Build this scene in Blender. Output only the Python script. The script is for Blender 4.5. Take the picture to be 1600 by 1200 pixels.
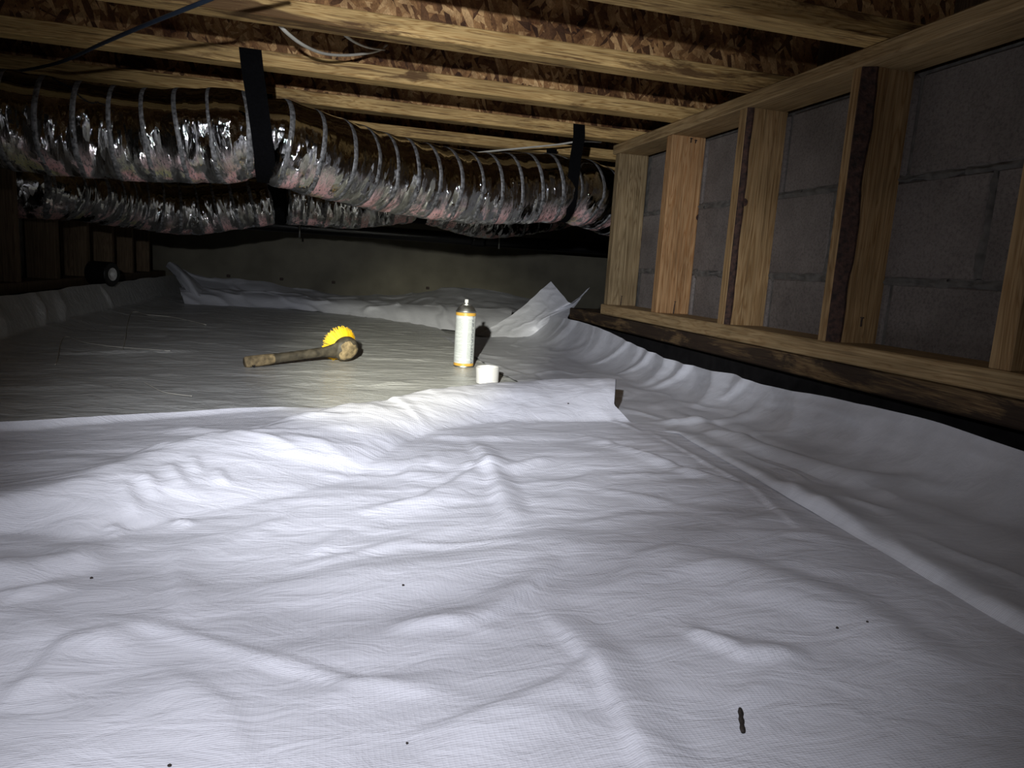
import bpy, bmesh, math, random
import numpy as np
from mathutils import Vector, Matrix, Euler

random.seed(7)
for o in list(bpy.data.objects):
    bpy.data.objects.remove(o, do_unlink=True)
scene = bpy.context.scene
COL = scene.collection

# ------------------------------------------------------------------ camera
CAM_Z = 0.32                       # lens height above the liner
F_PX = 1096.3
YAW, PITCH, ROLL = -0.2671, -0.1617, 0.0627


def cam_axes():
    cy, sy = math.cos(YAW), math.sin(YAW)
    cp, sp = math.cos(PITCH), math.sin(PITCH)
    fwd = np.array([-sy * cp, cy * cp, sp])
    right = np.array([cy, sy, 0.0])
    up = np.cross(right, fwd)
    c, s = math.cos(ROLL), math.sin(ROLL)
    return c * right + s * up, -s * right + c * up, fwd


CR, CU, CF = cam_axes()
cam_data = bpy.data.cameras.new('camera')
cam = bpy.data.objects.new('camera', cam_data)
COL.objects.link(cam)
M = Matrix(((CR[0], CU[0], -CF[0], 0), (CR[1], CU[1], -CF[1], 0), (CR[2], CU[2], -CF[2], CAM_Z), (0, 0, 0, 1)))
cam.matrix_world = M
cam_data.sensor_width = 36.0
cam_data.sensor_fit = 'HORIZONTAL'
cam_data.lens = 36.0 * F_PX / 1600.0
cam_data.clip_start = 0.02
scene.camera = cam

# ------------------------------------------------------------------ world
world = bpy.data.worlds.new('world')
scene.world = world
world.use_nodes = True
world.node_tree.nodes['Background'].inputs[0].default_value = (0.5, 0.55, 0.6, 1)
world.node_tree.nodes['Background'].inputs[1].default_value = 0.0012

# ------------------------------------------------------------------ the hand torch that lights the place
TORCH = Vector((-0.17, 0.0, 0.52))
AIM = Vector((0.25, 1.95, 0.115))


def torch(name, watts, cone, blend, colour, aim=AIM):
    d = bpy.data.lights.new(name, 'SPOT')
    d.energy = watts
    d.spot_size = math.radians(cone)
    d.spot_blend = blend
    d.color = colour
    d.shadow_soft_size = 0.014
    o = bpy.data.objects.new(name, d)
    COL.objects.link(o)
    o.location = TORCH
    o.rotation_euler = (aim - TORCH).to_track_quat('-Z', 'Y').to_euler()
    return o


torch('torch_hotspot', 330, 24, 1.0, (1.0, 0.97, 0.76), Vector((0.27, 2.25, 0.07)))
torch('torch_beam', 134, 63, 1.0, (0.91, 0.935, 1.0), Vector((0.30, 1.95, 0.20)))
torch('torch_spill', 27, 84, 1.0, (0.90, 0.915, 1.0), Vector((0.16, 0.86, 0.02)))
torch('torch_wide', 5, 150, 1.0, (0.90, 0.915, 1.0), Vector((0.1, 1.2, 0.4)))

scene.view_settings.view_transform = 'Standard'
scene.view_settings.look = 'None'
scene.view_settings.gamma = 1.0
scene.view_settings.use_curve_mapping = False
scene.view_settings.exposure = 0.0


# ------------------------------------------------------------------ pixel helpers (a pixel gives a direction, a plane gives the distance)
def ray(x, y):
    return CF + (x - 800) / F_PX * CR - (y - 600) / F_PX * CU


def onz(x, y, z):
    d = ray(x, y)
    k = (z - CAM_Z) / d[2]
    return np.array([d[0] * k, d[1] * k, z])


def onx(x, y, X):
    d = ray(x, y)
    k = X / d[0]
    return np.array([X, d[1] * k, CAM_Z + d[2] * k])


def ony(x, y, Y):
    d = ray(x, y)
    k = Y / d[1]
    return np.array([d[0] * k, Y, CAM_Z + d[2] * k])


# ------------------------------------------------------------------ numpy noise
def _hash(ix, iy, seed):
    h = (ix.astype(np.int64) * 374761393 + iy.astype(np.int64) * 668265263 + seed * 1442695041) & 0x7fffffff
    h = ((h ^ (h >> 13)) * 1274126177) & 0x7fffffff
    h = ((h ^ (h >> 16)) * 1911520717) & 0x7fffffff
    return (h & 0xffff) / 65535.0


def vnoise(x, y, seed=0):
    x, y = np.broadcast_arrays(np.asarray(x, float), np.asarray(y, float))
    ix, iy = np.floor(x), np.floor(y)
    fx, fy = x - ix, y - iy
    fx = fx * fx * fx * (fx * (fx * 6 - 15) + 10)
    fy = fy * fy * fy * (fy * (fy * 6 - 15) + 10)
    a, b = _hash(ix, iy, seed), _hash(ix + 1, iy, seed)
    c, d = _hash(ix, iy + 1, seed), _hash(ix + 1, iy + 1, seed)
    return (a + (b - a) * fx) * (1 - fy) + (c + (d - c) * fx) * fy - 0.5


def fbm(x, y, seed=0, octv=3):
    r, a = 0, 1.0
    for k in range(octv):
        r = r + a * vnoise(x * 2 ** k, y * 2 ** k, seed + 17 * k)
        a *= 0.5
    return r


def ridged(x, y, seed=0):
    n = fbm(x, y, seed, 2)
    return np.clip(1 - np.abs(n) * 5, 0, 1)


def sstep(a, b, t):
    t = np.clip((t - a) / (b - a), 0, 1)
    return t * t * (3 - 2 * t)


def seg_dist(x, y, pts):
    """signed distance to a polyline (positive on its left) and the fraction along it"""
    best = np.full(x.shape, 1e9)
    sgn = np.ones(x.shape)
    frac = np.zeros(x.shape)
    pts = [np.array(p, float) for p in pts]
    L = [np.linalg.norm(b - a) for a, b in zip(pts, pts[1:])]
    tot, acc = sum(L), 0
    for (a, b), l in zip(zip(pts, pts[1:]), L):
        d = (b - a) / l
        t = np.clip((x - a[0]) * d[0] + (y - a[1]) * d[1], 0, l)
        dx, dy = x - a[0] - d[0] * t, y - a[1] - d[1] * t
        dd = np.hypot(dx, dy)
        m = dd < best
        best = np.where(m, dd, best)
        sgn = np.where(m, np.sign(d[0] * dy - d[1] * dx + 1e-12), sgn)
        frac = np.where(m, (acc + t) / tot, frac)
        acc += l
    return best * sgn, frac


FOLD_H, FOLD_W = 0.6, 1.2


def fold(x, y, pts, h, wl, wr, power=1.0):
    """a raised fold along pts: wl, wr = half widths on its left and right side"""
    h, wl, wr = h * FOLD_H, wl * FOLD_W, wr * FOLD_W
    d, fr = seg_dist(x, y, pts)
    w = np.where(d > 0, wl, wr)
    t = np.clip(1 - np.abs(d) / w, 0, 1)
    t = (t * t * (3 - 2 * t)) ** power
    return h * t * np.clip(np.sin(np.pi * np.clip(fr, 0.0, 1.0)) * 1.6, 0, 1)


# ------------------------------------------------------------------ material helpers
def mat(name):
    m = bpy.data.materials.new(name)
    m.use_nodes = True
    return m, m.node_tree.nodes, m.node_tree.links, m.node_tree.nodes['Principled BSDF']


def simple(name, col, rough=0.6, metal=0.0, var=0.15, scale=20, bump=0.0, spec=0.5):
    m, N, L, B = mat(name)
    tc = N.new('ShaderNodeTexCoord')
    nz = N.new('ShaderNodeTexNoise')
    nz.inputs['Scale'].default_value = scale
    nz.inputs['Detail'].default_value = 5
    L.new(tc.outputs['Object'], nz.inputs['Vector'])
    r = N.new('ShaderNodeValToRGB')
    r.color_ramp.elements[0].position = 0.3
    r.color_ramp.elements[1].position = 0.7
    r.color_ramp.elements[0].color = tuple(c * (1 - var) for c in col) + (1,)
    r.color_ramp.elements[1].color = tuple(min(1, c * (1 + var)) for c in col) + (1,)
    L.new(nz.outputs['Fac'], r.inputs['Fac'])
    L.new(r.outputs['Color'], B.inputs['Base Color'])
    B.inputs['Roughness'].default_value = rough
    B.inputs['Metallic'].default_value = metal
    B.inputs['Specular IOR Level'].default_value = spec
    if bump:
        b = N.new('ShaderNodeBump')
        b.inputs['Strength'].default_value = bump
        b.inputs['Distance'].default_value = 0.004
        L.new(nz.outputs['Fac'], b.inputs['Height'])
        L.new(b.outputs['Normal'], B.inputs['Normal'])
    return m


def math_node(N, L, op, a, b=None, clamp=False):
    n = N.new('ShaderNodeMath')
    n.operation = op
    n.use_clamp = clamp
    for i, v in enumerate((a, b)):
        if v is None:
            continue
        if isinstance(v, (int, float)):
            n.inputs[i].default_value = v
        else:
            L.new(v, n.inputs[i])
    return n.outputs[0]


def mix_col(N, L, fac, a, b, blend='MIX'):
    n = N.new('ShaderNodeMix')
    n.data_type = 'RGBA'
    n.blend_type = blend
    for k, v in ((0, fac), (6, a), (7, b)):
        if isinstance(v, (int, float)):
            n.inputs[k].default_value = v
        elif isinstance(v, tuple):
            n.inputs[k].default_value = v if len(v) == 4 else v + (1,)
        else:
            L.new(v, n.inputs[k])
    return n.outputs[2]


def ramp(N, L, src, stops, interp='LINEAR'):
    r = N.new('ShaderNodeValToRGB')
    r.color_ramp.interpolation = interp
    e = r.color_ramp.elements
    while len(e) < len(stops):
        e.new(0.5)
    for el, (p, c) in zip(e, stops):
        el.position = p
        el.color = c if len(c) == 4 else tuple(c) + (1,)
    L.new(src, r.inputs['Fac'])
    return r.outputs['Color']


def mapped(N, L, scale, rot=(0, 0, 0), coord='Object', rnd=True):
    tc = N.new('ShaderNodeTexCoord')
    mp = N.new('ShaderNodeMapping')
    mp.inputs['Scale'].default_value = scale
    mp.inputs['Rotation'].default_value = rot
    L.new(tc.outputs[coord], mp.inputs['Vector'])
    if not rnd:
        return mp.outputs['Vector']
    oi = N.new('ShaderNodeObjectInfo')
    mu = math_node(N, L, 'MULTIPLY', oi.outputs['Random'], 37.0)
    ad = N.new('ShaderNodeVectorMath')
    ad.operation = 'ADD'
    L.new(mp.outputs['Vector'], ad.inputs[0])
    L.new(mu, ad.inputs[1])
    return ad.outputs[0]


def noise(N, L, vec, scale, detail=4, rough=0.55, dist=0.0):
    n = N.new('ShaderNodeTexNoise')
    n.inputs['Scale'].default_value = scale
    n.inputs['Detail'].default_value = detail
    n.inputs['Roughness'].default_value = rough
    n.inputs['Distortion'].default_value = dist
    L.new(vec, n.inputs['Vector'])
    return n.outputs['Fac']


def bump(N, L, B, height, strength, dist, prev=None):
    b = N.new('ShaderNodeBump')
    b.inputs['Strength'].default_value = strength
    b.inputs['Distance'].default_value = dist
    L.new(height, b.inputs['Height'])
    if prev is not None:
        L.new(prev, b.inputs['Normal'])
    L.new(b.outputs['Normal'], B.inputs['Normal'])
    return b.outputs['Normal']


def wood(name, axis, light, dark, stain=0.0, stain_col=(0.05, 0.022, 0.01), ring=1.0, streak=0.35):
    """sawn softwood with grain along one axis, optional water stains"""
    m, N, L, B = mat(name)
    s = [14.0, 14.0, 14.0]
    s['xyz'.index(axis)] = 0.9
    v = mapped(N, L, tuple(s))
    g = noise(N, L, v, 2.2, 3, 0.5, 1.2)
    bands = math_node(N, L, 'FRACT', math_node(N, L, 'MULTIPLY', g, 9.0 * ring))
    bands = math_node(N, L, 'PINGPONG', bands, 0.5)
    col = ramp(N, L, bands, [(0.0, dark), (0.22, tuple(0.35 * d + 0.65 * l for d, l in zip(dark, light))), (0.5, light)])
    s2 = [90.0, 90.0, 90.0]
    s2['xyz'.index(axis)] = 2.2
    fine = noise(N, L, mapped(N, L, tuple(s2)), 2.0, 4, 0.6)
    col = mix_col(N, L, 1.0, col, ramp(N, L, fine, [(0.3, (0.62, 0.60, 0.56)), (0.62, (1.08, 1.08, 1.08))]), 'MULTIPLY')
    big = noise(N, L, mapped(N, L, (1, 1, 1)), 5.0, 3)
    col = mix_col(N, L, 1.0, col, ramp(N, L, big, [(0.3, (0.72, 0.70, 0.66)), (0.7, (1.06, 1.04, 1.0))]), 'MULTIPLY')
    s4 = [130.0, 130.0, 130.0]
    s4['xyz'.index(axis)] = 4.5
    sk = noise(N, L, mapped(N, L, tuple(s4)), 1.0, 3, 0.65)
    col = mix_col(N, L, ramp(N, L, sk, [(0.57, (0, 0, 0)), (0.66, (streak, streak, streak))]), col, stain_col)
    if stain > 0:
        s3 = [9.0, 9.0, 9.0]
        s3['xyz'.index(axis)] = 1.6
        sn = noise(N, L, mapped(N, L, tuple(s3)), 2.0, 7, 0.68, 0.6)
        t0 = 0.74 - 0.25 * stain
        fac = ramp(N, L, sn, [(t0, (0, 0, 0)), (t0 + 0.085, (1, 1, 1))])
        col = mix_col(N, L, math_node(N, L, 'MULTIPLY', fac, 0.86), col, stain_col)
    L.new(col, B.inputs['Base Color'])
    B.inputs['Roughness'].default_value = 0.72
    B.inputs['Specular IOR Level'].default_value = 0.25
    bump(N, L, B, fine, 0.35, 0.002)
    return m


def osb(name, plane='xz', tint=1.0):
    """oriented strand board: flakes as stretched voronoi cells in two directions"""
    m, N, L, B = mat(name)

    def layer(rot, sc):
        # plane xz: rotate about Y ; plane xy: rotate about Z
        r = (0, rot, 0) if plane == 'xz' else (0, 0, rot)
        s = (sc[0], 1.0, sc[1]) if plane == 'xz' else (sc[0], sc[1], 1.0)
        base = mapped(N, L, (1, 1, 1), r)
        mp = N.new('ShaderNodeMapping')
        mp.inputs['Scale'].default_value = s
        L.new(base, mp.inputs['Vector'])
        vo = N.new('ShaderNodeTexVoronoi')
        vo.inputs['Scale'].default_value = 1.0
        L.new(mp.outputs['Vector'], vo.inputs['Vector'])
        sep = N.new('ShaderNodeSeparateColor')
        L.new(vo.outputs['Color'], sep.inputs['Color'])
        fib = noise(N, L, mp.outputs['Vector'], 9.0, 3)
        return sep.outputs[0], sep.outputs[1], vo.outputs['Distance'], fib

    a = layer(0.35, (84, 22))
    b = layer(-0.7, (74, 20))
    c = layer(1.25, (70, 25))
    pick = math_node(N, L, 'GREATER_THAN', a[1], 0.55)
    pick2 = math_node(N, L, 'GREATER_THAN', b[1], 0.5)
    stops = [(0.0, (0.075, 0.035, 0.016)), (0.3, (0.22, 0.11, 0.045)), (0.6, (0.36, 0.20, 0.08)), (1.0, (0.58, 0.38, 0.18))]
    ca, cb, cc = (ramp(N, L, q[0], stops) for q in (a, b, c))
    col = mix_col(N, L, pick2, cc, cb)
    col = mix_col(N, L, pick, col, ca)
    col = mix_col(N, L, 1.0, col, ramp(N, L, a[3], [(0.3, (0.6, 0.58, 0.55)), (0.65, (1.1, 1.1, 1.1))]), 'MULTIPLY')
    st = noise(N, L, mapped(N, L, (3, 3, 3)), 1.5, 6, 0.7)
    col = mix_col(N, L, 1.0, col, ramp(N, L, st, [(0.38, (0.28, 0.19, 0.14)), (0.56, (tint, tint, tint))]), 'MULTIPLY')
    L.new(col, B.inputs['Base Color'])
    B.inputs['Roughness'].default_value = 0.75
    B.inputs['Specular IOR Level'].default_value = 0.25
    h = math_node(N, L, 'ADD', a[0], math_node(N, L, 'MULTIPLY', b[0], 0.7))
    bump(N, L, B, h, 0.6, 0.002)
    return m


def liner(name, base, rough=0.42, dirt=0.3, weave=0.5, wrinkle=0.5):
    """reinforced white polyethylene vapour barrier: scrim weave, fine crinkles, a little dirt"""
    m, N, L, B = mat(name)
    uv = mapped(N, L, (1, 1, 1), coord='UV', rnd=False)

    def wave(dirn, scale):
        w = N.new('ShaderNodeTexWave')
        w.wave_type = 'BANDS'
        w.bands_direction = dirn
        w.inputs['Scale'].default_value = scale
        w.inputs['Distortion'].default_value = 0.35
        w.inputs['Detail'].default_value = 1
        L.new(uv, w.inputs['Vector'])
        return w.outputs['Fac']
    # wave texture: one band each 2*pi/20/scale metres
    wx = wave('X', 84)
    wy = wave('Y', 150)
    grid = math_node(N, L, 'ADD', math_node(N, L, 'POWER', wx, 3.0), math_node(N, L, 'MULTIPLY', wy, 1.2))
    st = noise(N, L, uv, 7.0, 7, 0.72)
    sp = noise(N, L, uv, 46.0, 4, 0.6)
    dm = math_node(N, L, 'MULTIPLY', ramp(N, L, st, [(0.60, (0, 0, 0)), (0.74, (1, 1, 1))]), ramp(N, L, sp, [(0.56, (0, 0, 0)), (0.70, (1, 1, 1))]))
    col = mix_col(N, L, math_node(N, L, 'MULTIPLY', dm, dirt), base, (0.30, 0.22, 0.10))
    sm = noise(N, L, mapped(N, L, (2.0, 5.0, 1), coord='UV', rnd=False), 3.0, 5, 0.6)
    col = mix_col(N, L, 1.0, col, ramp(N, L, sm, [(0.3, (0.86, 0.86, 0.86)), (0.65, (1.03, 1.03, 1.03))]), 'MULTIPLY')
    wv = math_node(N, L, 'MULTIPLY', wy, 0.14)
    col = mix_col(N, L, wv, col, (0.45, 0.46, 0.49))
    L.new(col, B.inputs['Base Color'])
    B.inputs['Roughness'].default_value = rough
    B.inputs['Specular IOR Level'].default_value = 0.6
    n1 = bump(N, L, B, grid, weave, 0.00035)
    cr = noise(N, L, mapped(N, L, (7, 16, 1), coord='UV', rnd=False), 2.0, 6, 0.62, 0.8)
    n2 = bump(N, L, B, cr, wrinkle, 0.008, n1)
    return m


def foil(name):
    """crinkled metallised duct jacket with insulation pink along the underside, broken by painted reflections in stripes and olive"""
    m, N, L, B = mat(name)
    uv = mapped(N, L, (1, 1, 1), coord='UV', rnd=False)
    sepx = N.new('ShaderNodeSeparateXYZ')
    L.new(uv, sepx.inputs[0])
    ang = sepx.outputs[1]                        # metres round the tube, 0 at the bottom
    stretch = mapped(N, L, (46, 7, 1), coord='UV', rnd=False)
    c1 = noise(N, L, stretch, 2.0, 4, 0.6, 1.0)
    c2 = noise(N, L, mapped(N, L, (120, 30, 1), rot=(0, 0, 0.25), coord='UV', rnd=False), 2.0, 3, 0.6, 0.6)
    vo = N.new('ShaderNodeTexVoronoi')
    vo.feature = 'F1'
    vo.inputs['Scale'].default_value = 2.0
    L.new(mapped(N, L, (34, 10, 1), rot=(0, 0, -0.2), coord='UV', rnd=False), vo.inputs['Vector'])
    c1 = math_node(N, L, 'MULTIPLY', math_node(N, L, 'ABSOLUTE', math_node(N, L, 'SUBTRACT', c1, 0.5)), 2.4)
    c3 = math_node(N, L, 'ABSOLUTE', math_node(N, L, 'SUBTRACT', c2, 0.5))
    h = math_node(N, L, 'ADD', c1, math_node(N, L, 'MULTIPLY', c3, 0.9))
    h = math_node(N, L, 'ADD', h, math_node(N, L, 'MULTIPLY', vo.outputs['Distance'], 0.45))
    low = math_node(N, L, 'ABSOLUTE', ang)
    lowm = ramp(N, L, low, [(0.07, (1, 1, 1)), (0.155, (0, 0, 0))])
    pn = noise(N, L, mapped(N, L, (7, 4, 1), coord='UV', rnd=False), 1.6, 4, 0.6)
    turn = math_node(N, L, 'FRACT', math_node(N, L, 'ADD', math_node(N, L, 'DIVIDE', sepx.outputs[0], 0.083), math_node(N, L, 'MULTIPLY', c2, 0.25)))
    strip = ramp(N, L, turn, [(0.10, (1, 1, 1)), (0.16, (0.0, 0.0, 0.0)), (0.58, (0.0, 0.0, 0.0)), (0.64, (1, 1, 1))])  # striped reflections of the mirror film, painted into the pink mask
    pk = math_node(N, L, 'MULTIPLY', lowm, ramp(N, L, math_node(N, L, 'ADD', pn, math_node(N, L, 'MULTIPLY', strip, 0.10)), [(0.54, (0, 0, 0)), (0.61, (1, 1, 1))]))
    streak = ramp(N, L, c2, [(0.38, (0.15, 0.15, 0.15)), (0.48, (1, 1, 1))])
    pk = math_node(N, L, 'MULTIPLY', pk, streak)
    on = noise(N, L, mapped(N, L, (3, 3, 1), coord='UV', rnd=False), 1.9, 3, 0.6)
    olive = ramp(N, L, on, [(0.57, (0, 0, 0)), (0.64, (1, 1, 1))])  # olive patches: yellow-green reflection painted into the colour
    tintc = mix_col(N, L, olive, (0.60, 0.34, 0.325), (0.34, 0.32, 0.16))
    col = mix_col(N, L, pk, (0.46, 0.46, 0.45), tintc)
    L.new(col, B.inputs['Base Color'])
    L.new(math_node(N, L, 'SUBTRACT', 1.0, math_node(N, L, 'MULTIPLY', pk, 0.92)), B.inputs['Metallic'])
    L.new(math_node(N, L, 'ADD', 0.05, math_node(N, L, 'MULTIPLY', pk, 0.5)), B.inputs['Roughness'])
    crk = ramp(N, L, low, [(0.05, (0.55, 0.55, 0.55)), (0.13, (1, 1, 1)), (0.20, (0.75, 0.75, 0.75)), (0.25, (0.06, 0.06, 0.06))])
    nrm = bump(N, L, B, math_node(N, L, 'MULTIPLY', h, crk), 0.30, 0.004)
    # crinkled film: every flat facet has its own small tilt
    acc = nrm
    for sc, rot, k in (((60, 15, 1), 0.22, 0.74), ((120, 26, 1), -0.25, 0.42)):
        vf = N.new('ShaderNodeTexVoronoi')
        vf.inputs['Scale'].default_value = 1.0
        wob = N.new('ShaderNodeVectorMath')
        wob.operation = 'ADD'
        wn = N.new('ShaderNodeTexNoise')
        wn.inputs['Scale'].default_value = 0.6
        base = mapped(N, L, sc, rot=(0, 0, rot), coord='UV', rnd=False)
        L.new(base, wn.inputs['Vector'])
        L.new(base, wob.inputs[0])
        L.new(wn.outputs['Color'], wob.inputs[1])
        L.new(wob.outputs[0], vf.inputs['Vector'])
        ce_ = N.new('ShaderNodeVectorMath')
        ce_.operation = 'SUBTRACT'
        L.new(vf.outputs['Color'], ce_.inputs[0])
        ce_.inputs[1].default_value = (0.5, 0.5, 0.5)
        scl = N.new('ShaderNodeVectorMath')
        scl.operation = 'SCALE'
        L.new(ce_.outputs[0], scl.inputs[0])
        L.new(math_node(N, L, 'MULTIPLY', crk, k), scl.inputs['Scale'])
        ad = N.new('ShaderNodeVectorMath')
        ad.operation = 'ADD'
        L.new(acc, ad.inputs[0])
        L.new(scl.outputs[0], ad.inputs[1])
        acc = ad.outputs[0]
    nn = N.new('ShaderNodeVectorMath')
    nn.operation = 'NORMALIZE'
    L.new(acc, nn.inputs[0])
    L.new(nn.outputs[0], B.inputs['Normal'])
    return m


def block_mat(name):
    m, N, L, B = mat(name)
    v = mapped(N, L, (1, 1, 1))
    a = noise(N, L, v, 6, 6, 0.65)
    b = noise(N, L, v, 160, 4, 0.7)
    col = ramp(N, L, a, [(0.3, (0.115, 0.098, 0.088)), (0.7, (0.205, 0.18, 0.163))])
    col = mix_col(N, L, 1.0, col, ramp(N, L, b, [(0.3, (0.6, 0.6, 0.6)), (0.55, (1.05, 1.05, 1.05))]), 'MULTIPLY')
    L.new(col, B.inputs['Base Color'])
    B.inputs['Roughness'].default_value = 0.92
    bump(N, L, B, b, 0.6, 0.004)
    return m


def can_label_mat():
    """white paper label with grey columns of tiny print (too small to read)"""
    m, N, L, B = mat('can_label')
    uv = mapped(N, L, (1, 1, 1), coord='UV', rnd=False)
    sep = N.new('ShaderNodeSeparateXYZ')
    L.new(uv, sep.inputs[0])
    u, v = sep.outputs[0], sep.outputs[1]
    line = math_node(N, L, 'GREATER_THAN', math_node(N, L, 'FRACT', math_node(N, L, 'MULTIPLY', v, 46.0)), 0.45)
    word = noise(N, L, mapped(N, L, (60, 46, 1), coord='UV', rnd=False), 1.6, 2)
    word = math_node(N, L, 'GREATER_THAN', word, 0.46)
    ink = math_node(N, L, 'MULTIPLY', line, word)
    para = noise(N, L, mapped(N, L, (1, 14, 1), coord='UV', rnd=False), 1.3, 1)
    ink = math_node(N, L, 'MULTIPLY', ink, math_node(N, L, 'GREATER_THAN', para, 0.42))
    colm = math_node(N, L, 'MULTIPLY', math_node(N, L, 'GREATER_THAN', math_node(N, L, 'FRACT', math_node(N, L, 'MULTIPLY', u, 4.0)), 0.16), 0.55)
    ink = math_node(N, L, 'MULTIPLY', ink, colm)
    col = mix_col(N, L, ink, (0.50, 0.53, 0.53), (0.16, 0.175, 0.18))
    # the dark heading column on the side away from the torch
    hc = math_node(N, L, 'MULTIPLY', math_node(N, L, 'GREATER_THAN', u, 0.86), math_node(N, L, 'LESS_THAN', u, 0.91))
    hw = math_node(N, L, 'GREATER_THAN', noise(N, L, mapped(N, L, (8, 26, 1), coord='UV', rnd=False), 1.7, 2), 0.47)
    col = mix_col(N, L, math_node(N, L, 'MULTIPLY', math_node(N, L, 'MULTIPLY', hc, hw), 0.75), col, (0.12, 0.13, 0.15))
    L.new(col, B.inputs['Base Color'])
    B.inputs['Roughness'].default_value = 0.35
    return m


M_LINER = liner('liner_white', (0.66, 0.663, 0.71), 0.39, 0.55, 0.22, 0.45)
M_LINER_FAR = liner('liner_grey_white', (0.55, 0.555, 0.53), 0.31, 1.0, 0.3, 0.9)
M_LINER_SIDE = liner('liner_cool_white', (0.64, 0.65, 0.69), 0.36, 0.25, 0.15, 0.22)
M_FLANGE = wood('flange_lumber', 'x', (0.68, 0.48, 0.21), (0.40, 0.24, 0.085), 0.8, (0.075, 0.034, 0.013), 1.6, 0.8)
M_OSB = osb('osb_web', 'xz', 1.3)
M_OSB_FLOOR = osb('osb_subfloor', 'xy', 0.9)
M_STUD = wood('stud_pine', 'z', (0.42, 0.285, 0.145), (0.28, 0.165, 0.07), 0.08)
M_STUD_OLD = wood('stud_weathered', 'z', (0.34, 0.26, 0.15), (0.19, 0.13, 0.065), 0.3, (0.10, 0.07, 0.035))
M_STUD_NEW = wood('stud_fresh_orange', 'z', (0.47, 0.29, 0.145), (0.33, 0.165, 0.065), 0.0)
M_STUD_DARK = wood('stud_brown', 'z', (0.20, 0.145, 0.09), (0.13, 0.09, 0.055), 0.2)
M_PLATE = wood('plate_pine', 'y', (0.44, 0.32, 0.17), (0.32, 0.21, 0.10), 0.12)
M_SILL = wood('sill_mouldy', 'y', (0.22, 0.15, 0.075), (0.11, 0.065, 0.035), 1.25, (0.022, 0.014, 0.011))
M_BARK = simple('bark', (0.038, 0.017, 0.011), 0.85, 0, 0.8, 90, 1.0)
M_BLOCK = block_mat('concrete_block')
M_MORTAR = simple('mortar', (0.105, 0.098, 0.088), 0.95, 0, 0.35, 45, 0.8)
M_CONC = simple('poured_concrete', (0.135, 0.125, 0.092), 0.9, 0, 0.22, 5, 0.2)
M_FOOTING = simple('black_footing', (0.012, 0.011, 0.011), 0.85, 0, 0.4, 25, 0.5, 0.2)  # even near-black colour shared by both footings
M_SOIL = simple('soil', (0.035, 0.027, 0.02), 0.95, 0, 0.5, 20, 0.8)
M_FOIL = foil('foil_jacket')
M_BAND = simple('jacket_rib', (0.17, 0.17, 0.17), 0.55, 0.35, 0.75, 90, 1.0)
M_STRAP = simple('black_webbing', (0.003, 0.003, 0.0035), 0.9, 0, 0.3, 200, 0.2, 0.05)
M_PIPE = simple('black_plastic', (0.010, 0.010, 0.011), 0.42, 0, 0.2, 30)
M_STEEL = simple('dull_steel', (0.55, 0.56, 0.54), 0.38, 1.0, 0.15, 30)
M_RUST = simple('rusty_nail', (0.045, 0.03, 0.022), 0.7, 0.4, 0.4, 120)
M_CABLE_BLUE = simple('dark_blue_cable', (0.018, 0.028, 0.045), 0.45, 0, 0.2, 40)
M_CABLE_WHITE = simple('white_cable', (0.55, 0.53, 0.46), 0.5, 0, 0.12, 40)
M_LABEL = can_label_mat()
M_GOLD = simple('gold_print', (0.55, 0.31, 0.05), 0.38, 0, 0.06, 30)
M_WHITE = simple('white_plastic', (0.58, 0.575, 0.57), 0.38, 0, 0.03, 30)
M_BRISTLE = simple('yellow_bristle', (0.90, 0.56, 0.012), 0.5, 0, 0.12, 60)
M_HANDLE = simple('dirty_black_plastic', (0.060, 0.050, 0.034), 0.6, 0, 0.55, 55, 0.5)
M_MUD = simple('dried_mud', (0.24, 0.18, 0.095), 0.9, 0, 0.6, 55, 0.9)
M_TAPE = simple('black_tape', (0.006, 0.005, 0.005), 0.45, 0, 0.2, 40)
M_CORE = simple('cardboard_core', (0.62, 0.61, 0.58), 0.7, 0, 0.25, 60)
M_TWIG = simple('dark_twig', (0.022, 0.016, 0.012), 0.8, 0, 0.5, 300, 0.5)


# ------------------------------------------------------------------ object helpers
def link(name, me, m, parent=None, loc=(0, 0, 0), smooth=False):
    o = bpy.data.objects.new(name, me)
    COL.objects.link(o)
    if m is not None and not me.materials:
        me.materials.append(m)
    o.location = loc
    if parent is not None:
        o.parent = parent
    if smooth:
        me.polygons.foreach_set('use_smooth', [True] * len(me.polygons))
    return o


def tag(o, label, cat, group=None, kind=None):
    o['label'] = label
    o['category'] = cat
    if group:
        o['group'] = group
    if kind:
        o['kind'] = kind
    return o


def empty(name, loc, label, cat, group=None, kind=None):
    o = bpy.data.objects.new(name, None)
    o.empty_display_size = 0.05
    COL.objects.link(o)
    o.location = loc
    return tag(o, label, cat, group, kind)


def rel(root, p):
    return tuple(Vector(p) - root.location)


def box_mesh(name, sx, sy, sz, bev=0.0, jit=0.0, seg=1):
    bm = bmesh.new()
    bmesh.ops.create_cube(bm, size=1.0)
    bmesh.ops.scale(bm, vec=(sx, sy, sz), verts=bm.verts)
    if bev:
        bmesh.ops.bevel(bm, geom=list(bm.edges), offset=bev, segments=seg, affect='EDGES')
    if jit:
        for v in bm.verts:
            v.co += Vector((random.uniform(-jit, jit) for _ in range(3)))
    me = bpy.data.meshes.new(name)
    bm.to_mesh(me)
    bm.free()
    return me


def box(name, lo, hi, m, parent=None, bev=0.002, jit=0.0):
    lo, hi = Vector(lo), Vector(hi)
    s = hi - lo
    c = (lo + hi) / 2
    me = box_mesh(name, s.x, s.y, s.z, bev, jit)
    return link(name, me, m, parent, rel(parent, c) if parent else c)


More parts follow.
